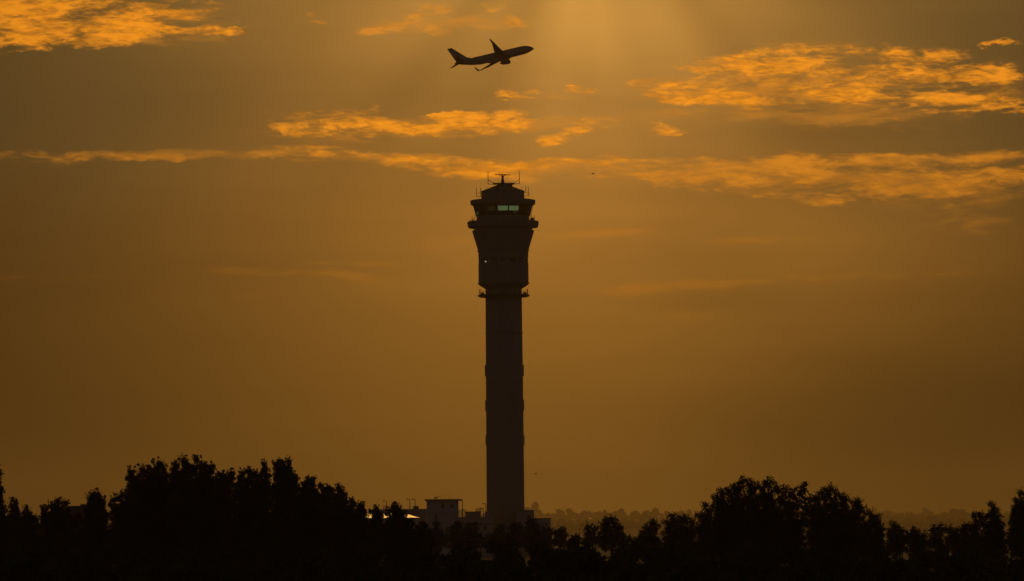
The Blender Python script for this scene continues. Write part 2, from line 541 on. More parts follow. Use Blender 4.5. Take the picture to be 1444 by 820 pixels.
# lower maintenance balcony
bal = tl('lower_balcony', [(34, 419.2), (36.6, 418.0), (36.6, 416.2), (25.9, 415.4)], M['metal'])
rail = MB()
for i in range(20):
    a = 2 * math.pi * i / 20 + .16
    r = 33.6 / PX
    rail.tube([(r * math.cos(a), r * math.sin(a), tz(416)), (r * math.cos(a), r * math.sin(a), tz(411.5))], .06, 5)
for y in (411.5, 413.8):
    n = 40
    rail.tube([(33.6 / PX * math.cos(2 * math.pi * i / n), 33.6 / PX * math.sin(2 * math.pi * i / n), tz(y)) for i in range(n + 1)], .06, 5)
rail.build('railing', M['metal'], bal)
for a in (3, 177, 95, 268):
    r = 33.8 / PX
    p = MB().tube([(r, 0, tz(416)), (r, 0, tz(408.2))], .13, 6).box(r - .3, r + .25, -.25, .25, tz(409.2), tz(408))
    o = p.build('floodlight_post', M['metal'], bal); o.rotation_euler = (0, 0, math.radians(a))
    q = MB().box(r - 1.6, r - .4, -.6, .6, tz(416.2), tz(413.2)).build('equipment_box', M['metal'], bal)
    q.rotation_euler = (0, 0, math.radians(a))
# bulging drum with a window row
drum = tl('drum', [(25.7, 407.8), (35.2, 401.8), (35.2, 400.2), (36.8, 399.8), (36.8, 399.0), (35.3, 398.6), (35.3, 371.6), (34.7, 371.2),
                   (34.7, 363.8), (35.3, 363.4), (35.3, 355.2), (36.8, 354.8), (36.8, 354.0), (35.6, 353.6)], M['concrete'])
for i in range(16):
    a = -math.pi / 2 + 2 * math.pi * i / 16
    w = MB()
    vs = []
    for r, y in ((35.0, 370.2), (35.0, 364.6), (33.5, 370.2), (33.5, 364.6)):
        for j in range(5):
            t = a + math.radians(-7.5 + 15 * j / 4)
            vs.append((r / PX * math.cos(t), r / PX * math.sin(t), tz(y)))
    fs = [(j, j + 1, 6 + j, 5 + j) for j in range(4)] + [(5 + j, 6 + j, 16 + j, 15 + j) for j in range(4)] + [(j + 1, j, 10 + j, 11 + j) for j in range(4)]
    fs += [(0, 5, 15, 10), (9, 4, 14, 19)]
    w.add(vs, fs).build('drum_window', M['glass'], tower)
la = math.radians(-90 - 44.5)
lp = Vector((35.6 / PX * math.cos(la), 35.6 / PX * math.sin(la), tz(370.2)))
lm = MB().lathe([(.05, -.24), (.20, -.14), (.24, 0), (.20, .14), (.05, .24)], 12).build('wall_lamp', M['lamp'], tower, True, lp)
# flared upper body
flare = tl('flared_body', [(35.5, 353.8), (43.6, 326.2), (43.8, 325.2), (41.0, 324.8), (41.0, 321.0)], M['panel'])
for i in range(32):
    a = 2 * math.pi * (i + .5) / 32
    r0, r1 = 35.5 / PX, 43.6 / PX
    b = MB().tube([((r0 + .02) * math.cos(a), (r0 + .02) * math.sin(a), tz(353)), ((r1 + .02) * math.cos(a), (r1 + .02) * math.sin(a), tz(326.6))], .05, 4)
    b.build('panel_joint', M['panel'], flare)
walk = tl('walkway', [(41.0, 321.4), (49.2, 320.8), (50.8, 313.4), (50.2, 312.6), (49.6, 314.6), (38, 314.6)], M['panel'], 32)
rl = MB()
for i in range(32):
    a = 2 * math.pi * (i + .5) / 32
    r = 47.8 / PX
    rl.tube([(r * math.cos(a), r * math.sin(a), tz(314.6)), (r * math.cos(a), r * math.sin(a), tz(311.2))], .04, 4)
rl.tube([(47.8 / PX * math.cos(2 * math.pi * i / 48), 47.8 / PX * math.sin(2 * math.pi * i / 48), tz(311.2)) for i in range(49)], .05, 4)
rl.build('railing', M['metal'], walk)
for (dx, y0, h) in ((-43.6, 313, 305), (-41, 313, 306.5), (44.2, 313, 304), (-46, 313, 309)):
    MB().tube([(dx / PX, -1.5, tz(y0)), (dx / PX, -1.5, tz(h))], .10, 5).build('antenna_rod', M['metal'], walk)
MB().box(38.5 / PX, 43.6 / PX, -1.2, 1.2, tz(313.5), tz(307.4)).build('equipment_box', M['metal'], walk)
MB().box(-43.8 / PX, -42.4 / PX, -.6, .6, tz(313.5), tz(309.4)).build('equipment_box', M['metal'], walk)
# cab
tl('cab_wall', [(38.0, 314.8), (37.8, 305.2)], M['panel'], 16, rot=math.radians(-90 + 11.25))
def cab_r(y):                                   # glazing leans outwards
    return 38.0 + (305.0 - y) / 14.5 * 3.4
tl('cab_core', [(30, 305), (32, 290)], M['room'], 16, rot=math.radians(-90 + 11.25))
lits = {0: 'lit', 1: 'lit', -1: 'litfaint', -3: 'litdim'}
for i in range(16):
    k = i if i <= 8 else i - 16
    a0 = -math.pi / 2 + math.radians(22.5 * k - 11.25 + .0)
    a1 = a0 + math.radians(22.5)
    def pt(a, y, ro=0.0):
        r = (cab_r(y) + ro) / PX
        return (r * math.cos(a), r * math.sin(a), tz(y))
    e = math.radians(.9)
    g = MB().add([pt(a0 + e, 304.8), pt(a1 - e, 304.8), pt(a1 - e, 290.4), pt(a0 + e, 290.4),
                  pt(a0 + e, 304.8, -.8), pt(a1 - e, 304.8, -.8), pt(a1 - e, 290.4, -.8), pt(a0 + e, 290.4, -.8)],
                 [(0, 1, 2, 3), (7, 6, 5, 4), (0, 4, 5, 1), (1, 5, 6, 2), (2, 6, 7, 3), (3, 7, 4, 0)])
    win = g.build('cab_window', M['glass'], tower)
    if k in lits:
        ya, yb = (299.3, 292.8) if k != -3 else (303.8, 298.8)
        f0, f1 = {0: (.06, .94), 1: (.06, .97), -1: (.12, .8), -3: (.15, .75)}[k]
        b0, b1 = a0 + (a1 - a0) * f0, a0 + (a1 - a0) * f1
        lit = MB().add([pt(b0, ya, .12), pt(b1, ya, .12), pt(b1, yb, .12), pt(b0, yb, .12)], [(0, 1, 2, 3)])
        lit.build('glow_sheet', M[lits[k]], win)  # glowing sheet over dark glass, see-through sky light put in as emission
    MB().tube([pt(a0, 305, .2), pt(a0, 290, .2)], .13, 5).build('mullion', M['metal'], tower)
# small glowing box that paints a screen's reflection low on the glazing
MB().box(-.2, .2, -.1, .1, -.5, .5).build('screen_reflection', M['litdim'], tower, False,
    Vector(((cab_r(301) + .4) / PX * math.cos(math.radians(-64)), (cab_r(301) + .4) / PX * math.sin(math.radians(-64)), tz(301))))
eave = tl('cab_roof', [(41.6, 290.6), (44.4, 288.6), (45.6, 288.2), (46.2, 282.8), (45.0, 282.2), (30.4, 280.8)], M['panel'], 32)
up = tl('upper_drum', [(30.4, 281.2), (30.4, 270.2), (31.2, 269.8), (31.0, 269.2)], M['panel'], 32)
cone = tl('conical_roof', [(31.2, 269.4), (8.5, 260.6)], M['trim'], 24)
# crown block and platform
OX = -.3
MB().lathe([(10.2 / PX, tz(262)), (10.2 / PX, tz(258.6))], 12, cx=.9).build('plant_box', M['panel'], tower)
plat = MB().box(-13.5 / PX, 16.5 / PX, -2.6, 2.6, tz(259.2), tz(258.2)).build('radar_platform', M['metal'], tower)
rr = MB()
for sx in (-13.2, -6, 9, 16.2):
    for sy in (-2.5, 2.5):
        rr.tube([(sx / PX, sy, tz(258.2)), (sx / PX, sy, tz(255.4))], .035, 4)
rr.tube([(-13.2 / PX, -2.5, tz(255.4)), (16.2 / PX, -2.5, tz(255.4)), (16.2 / PX, 2.5, tz(255.4)), (-13.2 / PX, 2.5, tz(255.4)), (-13.2 / PX, -2.5, tz(255.4))], .03, 4)
rr.build('railing', M['metal'], plat)
mast = MB().lathe([(.72, tz(258.2)), (.55, tz(256.4)), (.40, tz(255.8)), (.34, tz(249.4)), (.46, tz(249)), (.46, tz(247.6)), (.18, tz(247.2)), (.16, tz(246.2))], 12)
for a in range(4):
    t = a * math.pi / 2 + .78
    mast.tube([(.9 * math.cos(t), .9 * math.sin(t), tz(258.2)), (.36 * math.cos(t), .36 * math.sin(t), tz(249.5))], .07, 5)
rm = mast.build('radar_mast', M['metal'], tower)
an = MB()
an.rings([[(sx, math.cos(t) * .28, math.sin(t) * (.20 if abs(sx) < 2.4 else .12)) for t in [2 * math.pi * q / 8 for q in range(8)]] for sx in (-2.75, -2.4, 0, 2.4, 2.75)])
an.tube([(-1.1, .3, -.25), (0, 0, -.1), (1.1, .3, -.25)], .09, 5)
ra = an.build('radar_antenna', M['metal'], rm, False, (0, 0, tz(245.8)))
ra.rotation_euler = (0, math.radians(1.6), math.radians(6))
for s, cx in ((-1, -20.6), (1, 23.6)):
    f = MB()
    x = cx / PX
    f.tube([(x, 0, tz(259.3)), (x, 0, tz(247)), (x, 0, tz(240))], [.12, .11, .07], 5)
    xi = (-12 if s < 0 else 15) / PX
    f.tube([(x, 0, tz(259)), (xi, 0, tz(258.8))], .10, 5)
    f.tube([(x, 0, tz(252.6)), (xi, 0, tz(258.6))], .09, 5)
    f.build('whip_antenna_frame', M['metal'], tower)
for pts, r in (([(-38, 276.5), (-38, 264)], .10), ([(-31.8, 276.2), (-31.8, 264)], .10), ([(-38, 276.5), (-30.4, 276.5)], .10),
               ([(-38, 271.8), (-31, 271.8)], .08), ([(-23.5, 269), (-23.5, 264.5)], .06),
               ([(26.6, 268), (26.6, 262)], .06), ([(32, 272), (32, 263)], .10), ([(35.6, 276), (35.6, 263)], .09),
               ([(28.6, 276.5), (36.6, 276.2), (37.0, 272), (29.8, 271.8), (29.2, 274)], .08)):
    MB().tube([(x / PX + .15, -.4, tz(y)) for x, y in pts], r, 5).build('antenna_bracket', M['metal'], up)
sl = at(757.5, 316, TD)
# slender struts between walkway and eave on the right
for a in (-14, -2, 194):
    a = math.radians(a)
    MB().tube([(43.2 / PX * math.cos(a), 43.2 / PX * math.sin(a), tz(313)), (39.8 / PX * math.cos(a), 39.8 / PX * math.sin(a), tz(303)), (43.5 / PX * math.cos(a), 43.5 / PX * math.sin(a), tz(289))], .07, 5).build('strut', M['metal'], tower)

# ------------------------------------------------------------------ airliner
air = empty('airliner')
tag(air, 'twin engine passenger jet climbing to the right above the tower, seen from below', 'aeroplane')
def ring(x, ry, rz, zc, n=20, yc=0):
    return [(x, yc + ry * math.cos(2 * math.pi * i / n), zc + rz * math.sin(2 * math.pi * i / n)) for i in range(n)]
fz = [(0, .05, .05, -.35), (-.35, .42, .40, -.32), (-1.1, .86, .85, -.22), (-2.2, 1.28, 1.35, -.08), (-3.6, 1.62, 1.75, 0), (-5.2, 1.86, 1.95, 0.02), (-8, 1.9, 2.0, 0),
      (-12, 1.9, 2.0, 0), (-20, 1.9, 2.0, 0), (-26, 1.88, 1.98, 0.02), (-29, 1.74, 1.78, .22), (-32, 1.38, 1.42, .55), (-35, .88, .98, .92), (-37.2, .42, .52, 1.15), (-38.4, .14, .2, 1.22)]
fu = MB().rings([ring(x, a, b, c) for x, a, b, c in fz])
fu.rings([ring(x, a, b, c, 16) for x, a, b, c in ((-11, .3, .2, -1.6), (-12.5, 1.7, .7, -1.65), (-15, 2.05, .85, -1.75), (-20, 2.05, .85, -1.75), (-22.5, 1.5, .6, -1.6), (-24, .3, .2, -1.5))])
fuse = fu.build('fuselage', M['paint'], air, True)
for s in (1, -1):
    MB().add([(-1.35, s * .55, .62), (-1.55, s * 1.06, .38), (-2.5, s * 1.42, .62), (-2.35, s * .8, 1.15),
              (-1.45, s * .5, .5), (-1.65, s * .95, .3), (-2.5, s * 1.25, .55), (-2.35, s * .7, 1.0)],
             [(0, 1, 2, 3), (7, 6, 5, 4), (0, 4, 5, 1), (1, 5, 6, 2), (2, 6, 7, 3), (3, 7, 4, 0)]).build('cockpit_window', M['black'], fuse)
def foil(xle, chord, y, z, th, cant=0.0):
    pr = [(0, 0), (.06, .5), (.25, .9), (.5, .75), (.8, .3), (1, .02), (.8, -.12), (.5, -.35), (.25, -.5), (.06, -.35)]
    out = []
    for cxx, t in pr:
        d = t * th * chord * .55
        out.append((xle - cxx * chord, y - d * math.sin(cant), z + d * math.cos(cant)))
    return out
for s in (1, -1):
    secs = [foil(-12.2, 8.6, 0.9 * s, -1.35, .14), foil(-13.2, 7.3, 1.9 * s, -1.25, .13), foil(-16.0, 4.6, 6.0 * s, -.80, .12), foil(-19.3, 2.9, 11.5 * s, -.15, .11), foil(-22.0, 1.7, 16.4 * s, .50, .10)]
    w = MB().rings(secs).build('wing', M['paint'], air, True)
    wl = [foil(-22.0, 1.7, 16.4 * s, .50, .10, 0), foil(-22.35, 1.45, 17.0 * s, .72, .09, s * .7), foil(-22.9, 1.1, 17.35 * s, 1.3, .09, s * 1.3), foil(-24.1, .5, 17.75 * s, 3.1, .08, s * 1.4)]
    MB().rings(wl).build('winglet', M['paint'], w, True)
    for yy, xx, zz in ((4.0, -19.6, -1.35), (8.0, -20.2, -.85), (11.2, -21.3, -.42)):
        MB().rings([ring(xx + 1.9, .05, .05, zz + .1, 8, yy * s), ring(xx + .9, .18, .26, zz, 8, yy * s), ring(xx - .4, .18, .24, zz + .02, 8, yy * s), ring(xx - 1.2, .04, .05, zz + .12, 8, yy * s)]).build('flap_fairing', M['paint'], w, True)
    e = MB().rings([ring(-11.6, .78, .78, -2.15, 20, 4.85 * s), ring(-11.45, .96, .96, -2.15, 20, 4.85 * s), ring(-11.9, 1.10, 1.08, -2.15, 20, 4.85 * s),
                    ring(-13.4, 1.12, 1.10, -2.10, 20, 4.85 * s), ring(-14.8, .92, .9, -2.05, 20, 4.85 * s), ring(-15.5, .70, .7, -2.0, 20, 4.85 * s), ring(-15.5, .45, .45, -2.0, 20, 4.85 * s), ring(-16.4, .2, .2, -2.0, 20, 4.85 * s)])
    en = e.build('engine', M['paint'], air, True)
    MB().rings([ring(-11.62, .76, .76, -2.15, 20, 4.85 * s), ring(-11.7, .7, .7, -2.15, 20, 4.85 * s)]).build('fan', M['black'], en)
    MB().add([(-12.4, 4.7 * s, -1.15), (-16.6, 4.7 * s, -1.2), (-17.4, 4.7 * s, -.85), (-14.6, 4.7 * s, -.8), (-12.4, 5.0 * s, -1.15), (-16.6, 5.0 * s, -1.2), (-17.4, 5.0 * s, -.85), (-14.6, 5.0 * s, -.8)],
             [(0, 1, 2, 3), (7, 6, 5, 4), (0, 4, 5, 1), (1, 5, 6, 2), (2, 6, 7, 3), (3, 7, 4, 0)]).build('pylon', M['paint'], en)
    MB().rings([foil(-34.0, 3.9, .6 * s, 1.15, .1), foil(-37.7, 1.5, 7.1 * s, 1.95, .09)]).build('tailplane', M['paint'], air, True)
def vfoil(xle, chord, z, th):
    pr = [(0, 0), (.06, .5), (.3, .9), (.7, .5), (1, .05), (1, -.05), (.7, -.5), (.3, -.9), (.06, -.5)]
    return [(xle - c * chord, t * th * chord * .5, z) for c, t in pr]
MB().rings([vfoil(-28.2, 8.9, 1.2, .04), vfoil(-30.6, 6.9, 2.35, .06), vfoil(-32.0, 5.8, 3.0, .09), vfoil(-37.4, 2.2, 8.9, .09)]).build('tail_fin', M['paint'], air, True)
yaw, pit, rol = math.radians(17.3), math.radians(12.7), math.radians(-22.0)
RB = Matrix.Rotation(yaw, 3, 'Z') @ Matrix.Rotation(-pit, 3, 'Y') @ Matrix.Rotation(rol, 3, 'X')
fwd = ray(700, 78).normalized()
upv = RM @ Vector((0, 1, 0)); rt = RM @ Vector((1, 0, 0))
upv = (upv - fwd * upv.dot(fwd)).normalized(); rt = fwd.cross(upv)
VB = Matrix((rt, fwd, upv)).transposed()
air.matrix_world = Matrix.Translation(at(752.6, 67.6, 2000)) @ (VB @ RB).to_4x4() @ Matrix.Scale(1.03, 4)

# birds, two dark specks
for (px, py, D, a, lab) in ((836, 245.5, 380, .35, 'tiny dark bird gliding right of the tower top, the higher bird'), (755.5, 668.5, 420, -.2, 'tiny dark bird flying low beside the tower shaft')):
    b = MB().rings([ring(.26, .01, .01, 0, 8), ring(.18, .04, .04, .01, 8), ring(.05, .065, .06, 0, 8), ring(-.1, .05, .045, 0, 8), ring(-.2, .05, .015, 0, 8), ring(-.3, .07, .006, 0, 8)])
    for s in (1, -1):
        b.rings([foil(.10, .17, .03 * s, .02, .05), foil(.14, .15, .22 * s, .09, .05), foil(.04, .05, .46 * s, .05, .05)])
    o = b.build('bird', M['feather'], None, True)
    o.location = at(px, py, D); o.rotation_euler = (0, 0, a); o.scale = (.62,) * 3
    tag(o, lab, 'bird')

# ------------------------------------------------------------------ buildings at the foot of the tower
def bxp(m, x0, x1, ytop, D, depth, ybot=None):
    """box whose front stands at depth D; x and top measured in the photograph, bottom on the ground"""
    a = at(x0, ytop, D); b = at(x1, ytop, D)
    z0 = 0.0 if ybot is None else at((x0 + x1) / 2, ybot, D).z
    m.box(a.x, b.x, D, D + depth, z0, (a.z + b.z) / 2)
    return m
def bpart(name, m, root, *a, **k):
    o = bxp(MB(), *a, **k).build(name, M[m], root)
    o.matrix_parent_inverse = root.matrix_world.inverted()
    return o
def bstand(o, root):
    o.location = -Vector(root.location)
# parking/office block with tall stair block on the left of the shaft
def building(name, label, px, D):
    r = empty(name, (at(px, 750, D).x, D, 0))
    tag(r, label, 'building')
    return r
def bp(root, name, m, mb):
    o = mb.build(name, M[m], root)
    o.location = -Vector(root.location)
    return o
B = building('stair_block', 'squarish rendered block with overhanging flat roof left of the tower', 624, 1462)
w = bp(B, 'wall', 'wall', bxp(MB(), 601.5, 646, 706.5, 1462, 11))
bp(B, 'roof', 'trim', bxp(MB(), 598.8, 650.5, 704.2, 1460.5, 14, 706.4))
bp(B, 'ledge', 'wall2', bxp(MB(), 601, 646.5, 722.2, 1461.6, 11.8, 723.4))
for x0, x1, y0, y1 in ((622, 626.5, 711, 716.5), (634.5, 640, 711, 716.5), (613, 617.5, 725.5, 737), (605, 608, 744, 750), (628, 632, 744, 750)):
    o = bp(B, 'window', 'glass', bxp(MB(), x0, x1, y0, 1461.9, .3, y1))
bp(B, 'vent_panel', 'wall2', bxp(MB(), 604, 611, 708.4, 1461.9, .3, 710))
for x in (616, 633):
    bp(B, 'pilaster', 'wall', bxp(MB(), x, x + 1.2, 723.6, 1461.6, .6))
B = building('deck_building', 'long flat-roofed building with upright ribs left of the square stair block', 575, 1474)
bp(B, 'wall', 'wall', bxp(MB(), 520, 601.2, 722.4, 1474, 24))
bp(B, 'parapet', 'wall2', bxp(MB(), 519.5, 601.3, 718.2, 1473.4, 25, 722.4))
bp(B, 'coping', 'wall', bxp(MB(), 519, 601.4, 722.3, 1472.9, .4, 723.2))
for i in range(9):
    x = 560 + i * 4.6
    bp(B, 'rib', 'wall2', bxp(MB(), x, x + .9, 733, 1473.5, .6))
bp(B, 'ledge', 'trim', bxp(MB(), 519.5, 601.3, 738.6, 1473.6, .5, 739.4))
B = building('low_annexe', 'lower ribbed wing between the square stair block and the tower shaft', 668, 1468)
bp(B, 'wall', 'wall', bxp(MB(), 646.3, 694, 730.6, 1468, 20))
bp(B, 'parapet', 'wall2', bxp(MB(), 646.4, 694.2, 729.4, 1467.6, 20.6, 731))
bp(B, 'ledge', 'trim', bxp(MB(), 646.4, 694.2, 738.6, 1467.5, .6, 740))
for i in range(10):
    x = 649 + i * 4.2
    bp(B, 'rib', 'wall2', bxp(MB(), x, x + .7, 740.2, 1467.6, .6))
for x in (660, 672, 682):
    bp(B, 'window', 'glass', bxp(MB(), x, x + 4, 742.5, 1467.8, .3, 748))
bp(B, 'roof_room', 'wall2', bxp(MB(), 656, 677.8, 722.4, 1474, 8, 731))
bp(B, 'roof_room_cap', 'trim', bxp(MB(), 655.5, 678.2, 721.6, 1473.6, 8.8, 722.4))
bp(B, 'roof_room', 'wall2', bxp(MB(), 683.6, 692, 721.4, 1476, 8, 731))
B = building('tower_annexe', 'grey block tight against the right side of the tower shaft', 746, 1490)
bp(B, 'wall', 'wall2', bxp(MB(), 728, 753, 721, 1490, 14))
bp(B, 'roof', 'trim', bxp(MB(), 728, 753.8, 719.6, 1489.6, 15, 721))
bp(B, 'window', 'glass', bxp(MB(), 744, 748, 727, 1489.9, .3, 732))
B = building('end_annexe', 'lowest block right of the tower, at the end of the row', 766, 1484)
bp(B, 'wall', 'wall', bxp(MB(), 753.2, 776.5, 732, 1484, 14))
bp(B, 'roof', 'trim', bxp(MB(), 752.8, 777.3, 730.8, 1483.5, 15, 732))
bp(B, 'window', 'glass', bxp(MB(), 760, 764, 738, 1483.9, .3, 742))
bp(B, 'window', 'glass', bxp(MB(), 768, 772, 738, 1483.9, .3, 742))

# shed with a bright metal hip roof mirroring the sky
D0 = 1290
pe0, pe1 = at(488, 731.0, D0), at(588.5, 731.0, D0)
ridge_z = at(540, 725.2, D0 + 17).z
shed = empty('metal_roof_shed', ((pe0.x + pe1.x) / 2, D0, 0))
tag(shed, 'long shed with bright shining low pitched metal roof behind the trees', 'building')
bp(shed, 'wall', 'wall', MB().box(pe0.x + .6, pe1.x - .6, D0 + .6, D0 + 33.4, 0, pe0.z - .25))
h0, h1 = pe0.x + 3.6, pe1.x - 3.8
ez = pe0.z
rf = MB().add([(pe0.x, D0, ez), (pe1.x, D0, ez), (pe1.x, D0 + 34, ez), (pe0.x, D0 + 34, ez), (h0, D0 + 17, ridge_z), (h1, D0 + 17, ridge_z),
               (pe0.x, D0, ez - .22), (pe1.x, D0, ez - .22), (pe1.x, D0 + 34, ez - .22), (pe0.x, D0 + 34, ez - .22)],
              [(0, 1, 5, 4), (1, 2, 5), (2, 3, 4, 5), (3, 0, 4), (9, 8, 7, 6), (0, 6, 7, 1), (1, 7, 8, 2), (2, 8, 9, 3), (3, 9, 6, 0)])
bp(shed, 'roof', 'roofm', rf)
bp(shed, 'gutter', 'trim', MB().box(pe0.x - .1, pe1.x + .1, D0 - .25, D0 - .02, ez - .3, ez - .06))

# rooftop unit and antenna
o = bxp(MB(), 582.6, 590.2, 714.2, 1480, 2, 718.6).build('roof_unit', M['trim'])
bxp(MB(), 582.2, 590.6, 713.8, 1479.7, 2.6, 714.3).build('lid', M['metal'], o)
tag(o, 'small dark plant box on the flat roof below two lamp posts', 'plant unit')
a0 = at(616, 704, 1466)
ant = MB()
for px in (616.5, 621, 628, 633.5):
    p = at(px, 704.3, 1466); q = at(px, 699.5 if px < 630 else 698.5, 1466)
    ant.tube([p, q], .05, 4)
ant.tube([at(613, 703, 1466), at(621, 699.8, 1466), at(633.5, 699.6, 1466), at(637, 703.5, 1466)], .04, 4)
ant.tube([at(612, 702, 1466), at(618, 701.4, 1466)], .18, 4)
tag(ant.build('roof_antenna', M['metal']), 'thin wire antenna frame on the roof of the square block', 'antenna')

def lamp_post(px, ytop, ybot, D, arm, label, r=.13, cat='lamp post'):
    b = at(px, ybot, D) if ybot else Vector((at(px, 760, D).x, D, 0))
    t = at(px, ytop, D)
    h = t.z - b.z
    root = empty('lamp_post', b)
    tag(root, label, cat, 'lamp posts on and around the buildings')
    MB().tube([(0, 0, 0), (0, 0, h * .5), (0, 0, h)], [r * 1.25, r, r * .85], 6).build('pole', M['metal'], root)
    MB().tube([(0, 0, h), (arm * .5, 0, h + .05), (arm, 0, h)], r * .7, 5).build('arm', M['metal'], root)
    s = 1 if arm > 0 else -1
    MB().box(min(arm * .5, arm * 1.35), max(arm * .5, arm * 1.35), -.25, .25, h - .1, h + .2, .7).build('lamp_head', M['metal'], root)
    return root
lamp_post(545, 706.8, 718.3, 1485, -1.0, 'leftmost lamp post on the flat roof, head pointing left, half hidden by treetops')
lamp_post(578, 704.4, 718.3, 1482, -.9, 'lamp post on the flat roof left of the dark plant box')
lamp_post(585.4, 704.4, 718.3, 1490, -.9, 'lamp post standing directly behind the dark plant box')
lamp_post(652, 705.0, 731, 1470, -1.1, 'tall dark post at the right corner of the square block', .16)
lamp_post(681.6, 717.0, 731, 1472, -1.0, 'shorter of the two lamp posts close to the tower shaft')
lamp_post(685.2, 710.6, 731, 1479, -1.0, 'taller of the two lamp posts close to the tower shaft')
lamp_post(513.5, 707.4, 718.3, 1484, -1.0, 'lamp post whose head just clears the tree left of the shed')
lamp_post(617, 703.2, 704.6, 1468, -.8, 'stubby lamp on top of the square block roof', .06)
lamp_post(806.5, 755.2, None, 820, -1.2, 'street lamp right of the tower among the treetops, arm to the left', .07)
m_ = empty('radio_mast', (at(816.8, 760, 900).x, 900, 0))
tag(m_, 'slender radio mast with short crossbars right of the tower', 'mast')
zt = at(816.8, 744.5, 900).z
MB().tube([(0, 0, 0), (0, 0, zt)], [.14, .06], 5).build('pole', M['metal'], m_)
for k, wd in ((2.0, .6), (2.3, .9), (2.7, 1.0)):
    MB().tube([(-wd, 0, zt - k), (wd, 0, zt - k)], .06, 4).build('crossbar', M['metal'], m_)
for px, yt, D, lab in ((960.6, 745, 800, 'thin bare pole between two trees right of the tower'), (68.3, 704.8, 520, 'thin pole sticking up from a bushy tree on the far left'),
                       (946, 741, 760, 'short thin pole at the edge of the right hand trees')):
    p = at(px, 760, D)
    o = MB().tube([(0, 0, 0), (0, 0, at(px, yt, D).z)], [.10, .05], 5).build('pole', M['metal'], None, False, (p.x, D, 0))
    tag(o, lab, 'pole')
# low houses behind the left trees
def house(px0, px1, ytop, D, label, vent=None):
    a, b = at(px0, ytop, D), at(px1, ytop, D)
    r = empty('house', ((a.x + b.x) / 2, D, 0))
    tag(r, label, 'house')
    hx = (b.x - a.x) / 2; zt = (a.z + b.z) / 2; ez = zt - 1.6
    MB().box(-hx + .4, hx - .4, -4, 4, 0, ez).build('wall', M['wall2'], r)
    rf = MB().add([(-hx, -4.5, ez - .1), (hx, -4.5, ez - .1), (hx, 4.5, ez - .1), (-hx, 4.5, ez - .1), (-hx + .1, 0, zt), (hx - .1, 0, zt)],
                  [(0, 1, 5, 4), (2, 3, 4, 5), (1, 2, 5), (3, 0, 4), (3, 2, 1, 0)]).build('roof', M['roofd'], r)
    for x in np.arange(-hx + 1.5, hx - 1.5, 3.2):
        MB().box(x, x + 1.2, -4.04, -3.98, ez - 2.4, ez - 1.0).build('window', M['glass'], r)
    if vent is not None:
        vx = at(vent, ytop, D).x - r.location.x
        MB().box(vx - .3, vx + .3, -.3, .3, zt - .4, zt + .18).build('chimney', M['trim'], rf)
house(94, 148, 713.6, 470, 'dark gabled roof with small vent showing between trees on the left', 117.5)
house(-40, 52, 727.3, 520, 'long low dark roof at the far left edge of the view')

# ------------------------------------------------------------------ trees
def leaves(P, size, rg, droop=0.3, flat=0.0):
    n = len(P)
    a = rg.normal(size=(n, 3)); a[:, 2] -= droop * 2
    a /= np.linalg.norm(a, axis=1)[:, None]
    b = rg.normal(size=(n, 3)); b -= (a * b).sum(1)[:, None] * a
    b /= np.linalg.norm(b, axis=1)[:, None]
    L = (size * rg.uniform(.6, 1.35, n))[:, None]
    W = L * rg.uniform(.38, .62, n)[:, None]
    v = np.stack([P - a * L * .5, P + b * W * .5, P + a * L * .5, P - b * W * .5], 1)
    return v.reshape(-1, 3)

def quad_mesh(name, V, m, parent):
    n = len(V) // 4
    me = bpy.data.meshes.new(name)
    me.vertices.add(len(V)); me.vertices.foreach_set('co', V.astype(np.float32).ravel())
    me.loops.add(n * 4); me.loops.foreach_set('vertex_index', np.arange(n * 4, dtype=np.int32))
    me.polygons.add(n); me.polygons.foreach_set('loop_start', np.arange(0, n * 4, 4, dtype=np.int32))
    me.materials.append(m)
    me.update(calc_edges=True)
    o = bpy.data.objects.new(name, me)
    C.objects.link(o); o.parent = parent
    return o

def lobe_points(c, r, rg, dens, leaf, squash=1.0):
    """clumps on and in an uneven lobe"""
    k = int(15 + 6 * rg.random())
    d = rg.normal(size=(k, 3)); d /= np.linalg.norm(d, axis=1)[:, None]
    cen = np.array(c) + d * r * rg.uniform(.25, .74, (k, 1)) * (1, 1, squash)
    n = int(dens * r * r * 230 / (leaf * leaf))
    rad = r * rg.uniform(.22, .36, k)
    idx = rg.choice(k, n, p=rad ** 2 / (rad ** 2).sum())
    g = rg.normal(size=(n, 3)); g /= np.linalg.norm(g, axis=1)[:, None]
    return cen[idx] + g * (rad[idx] * rg.random(n) ** .38)[:, None]

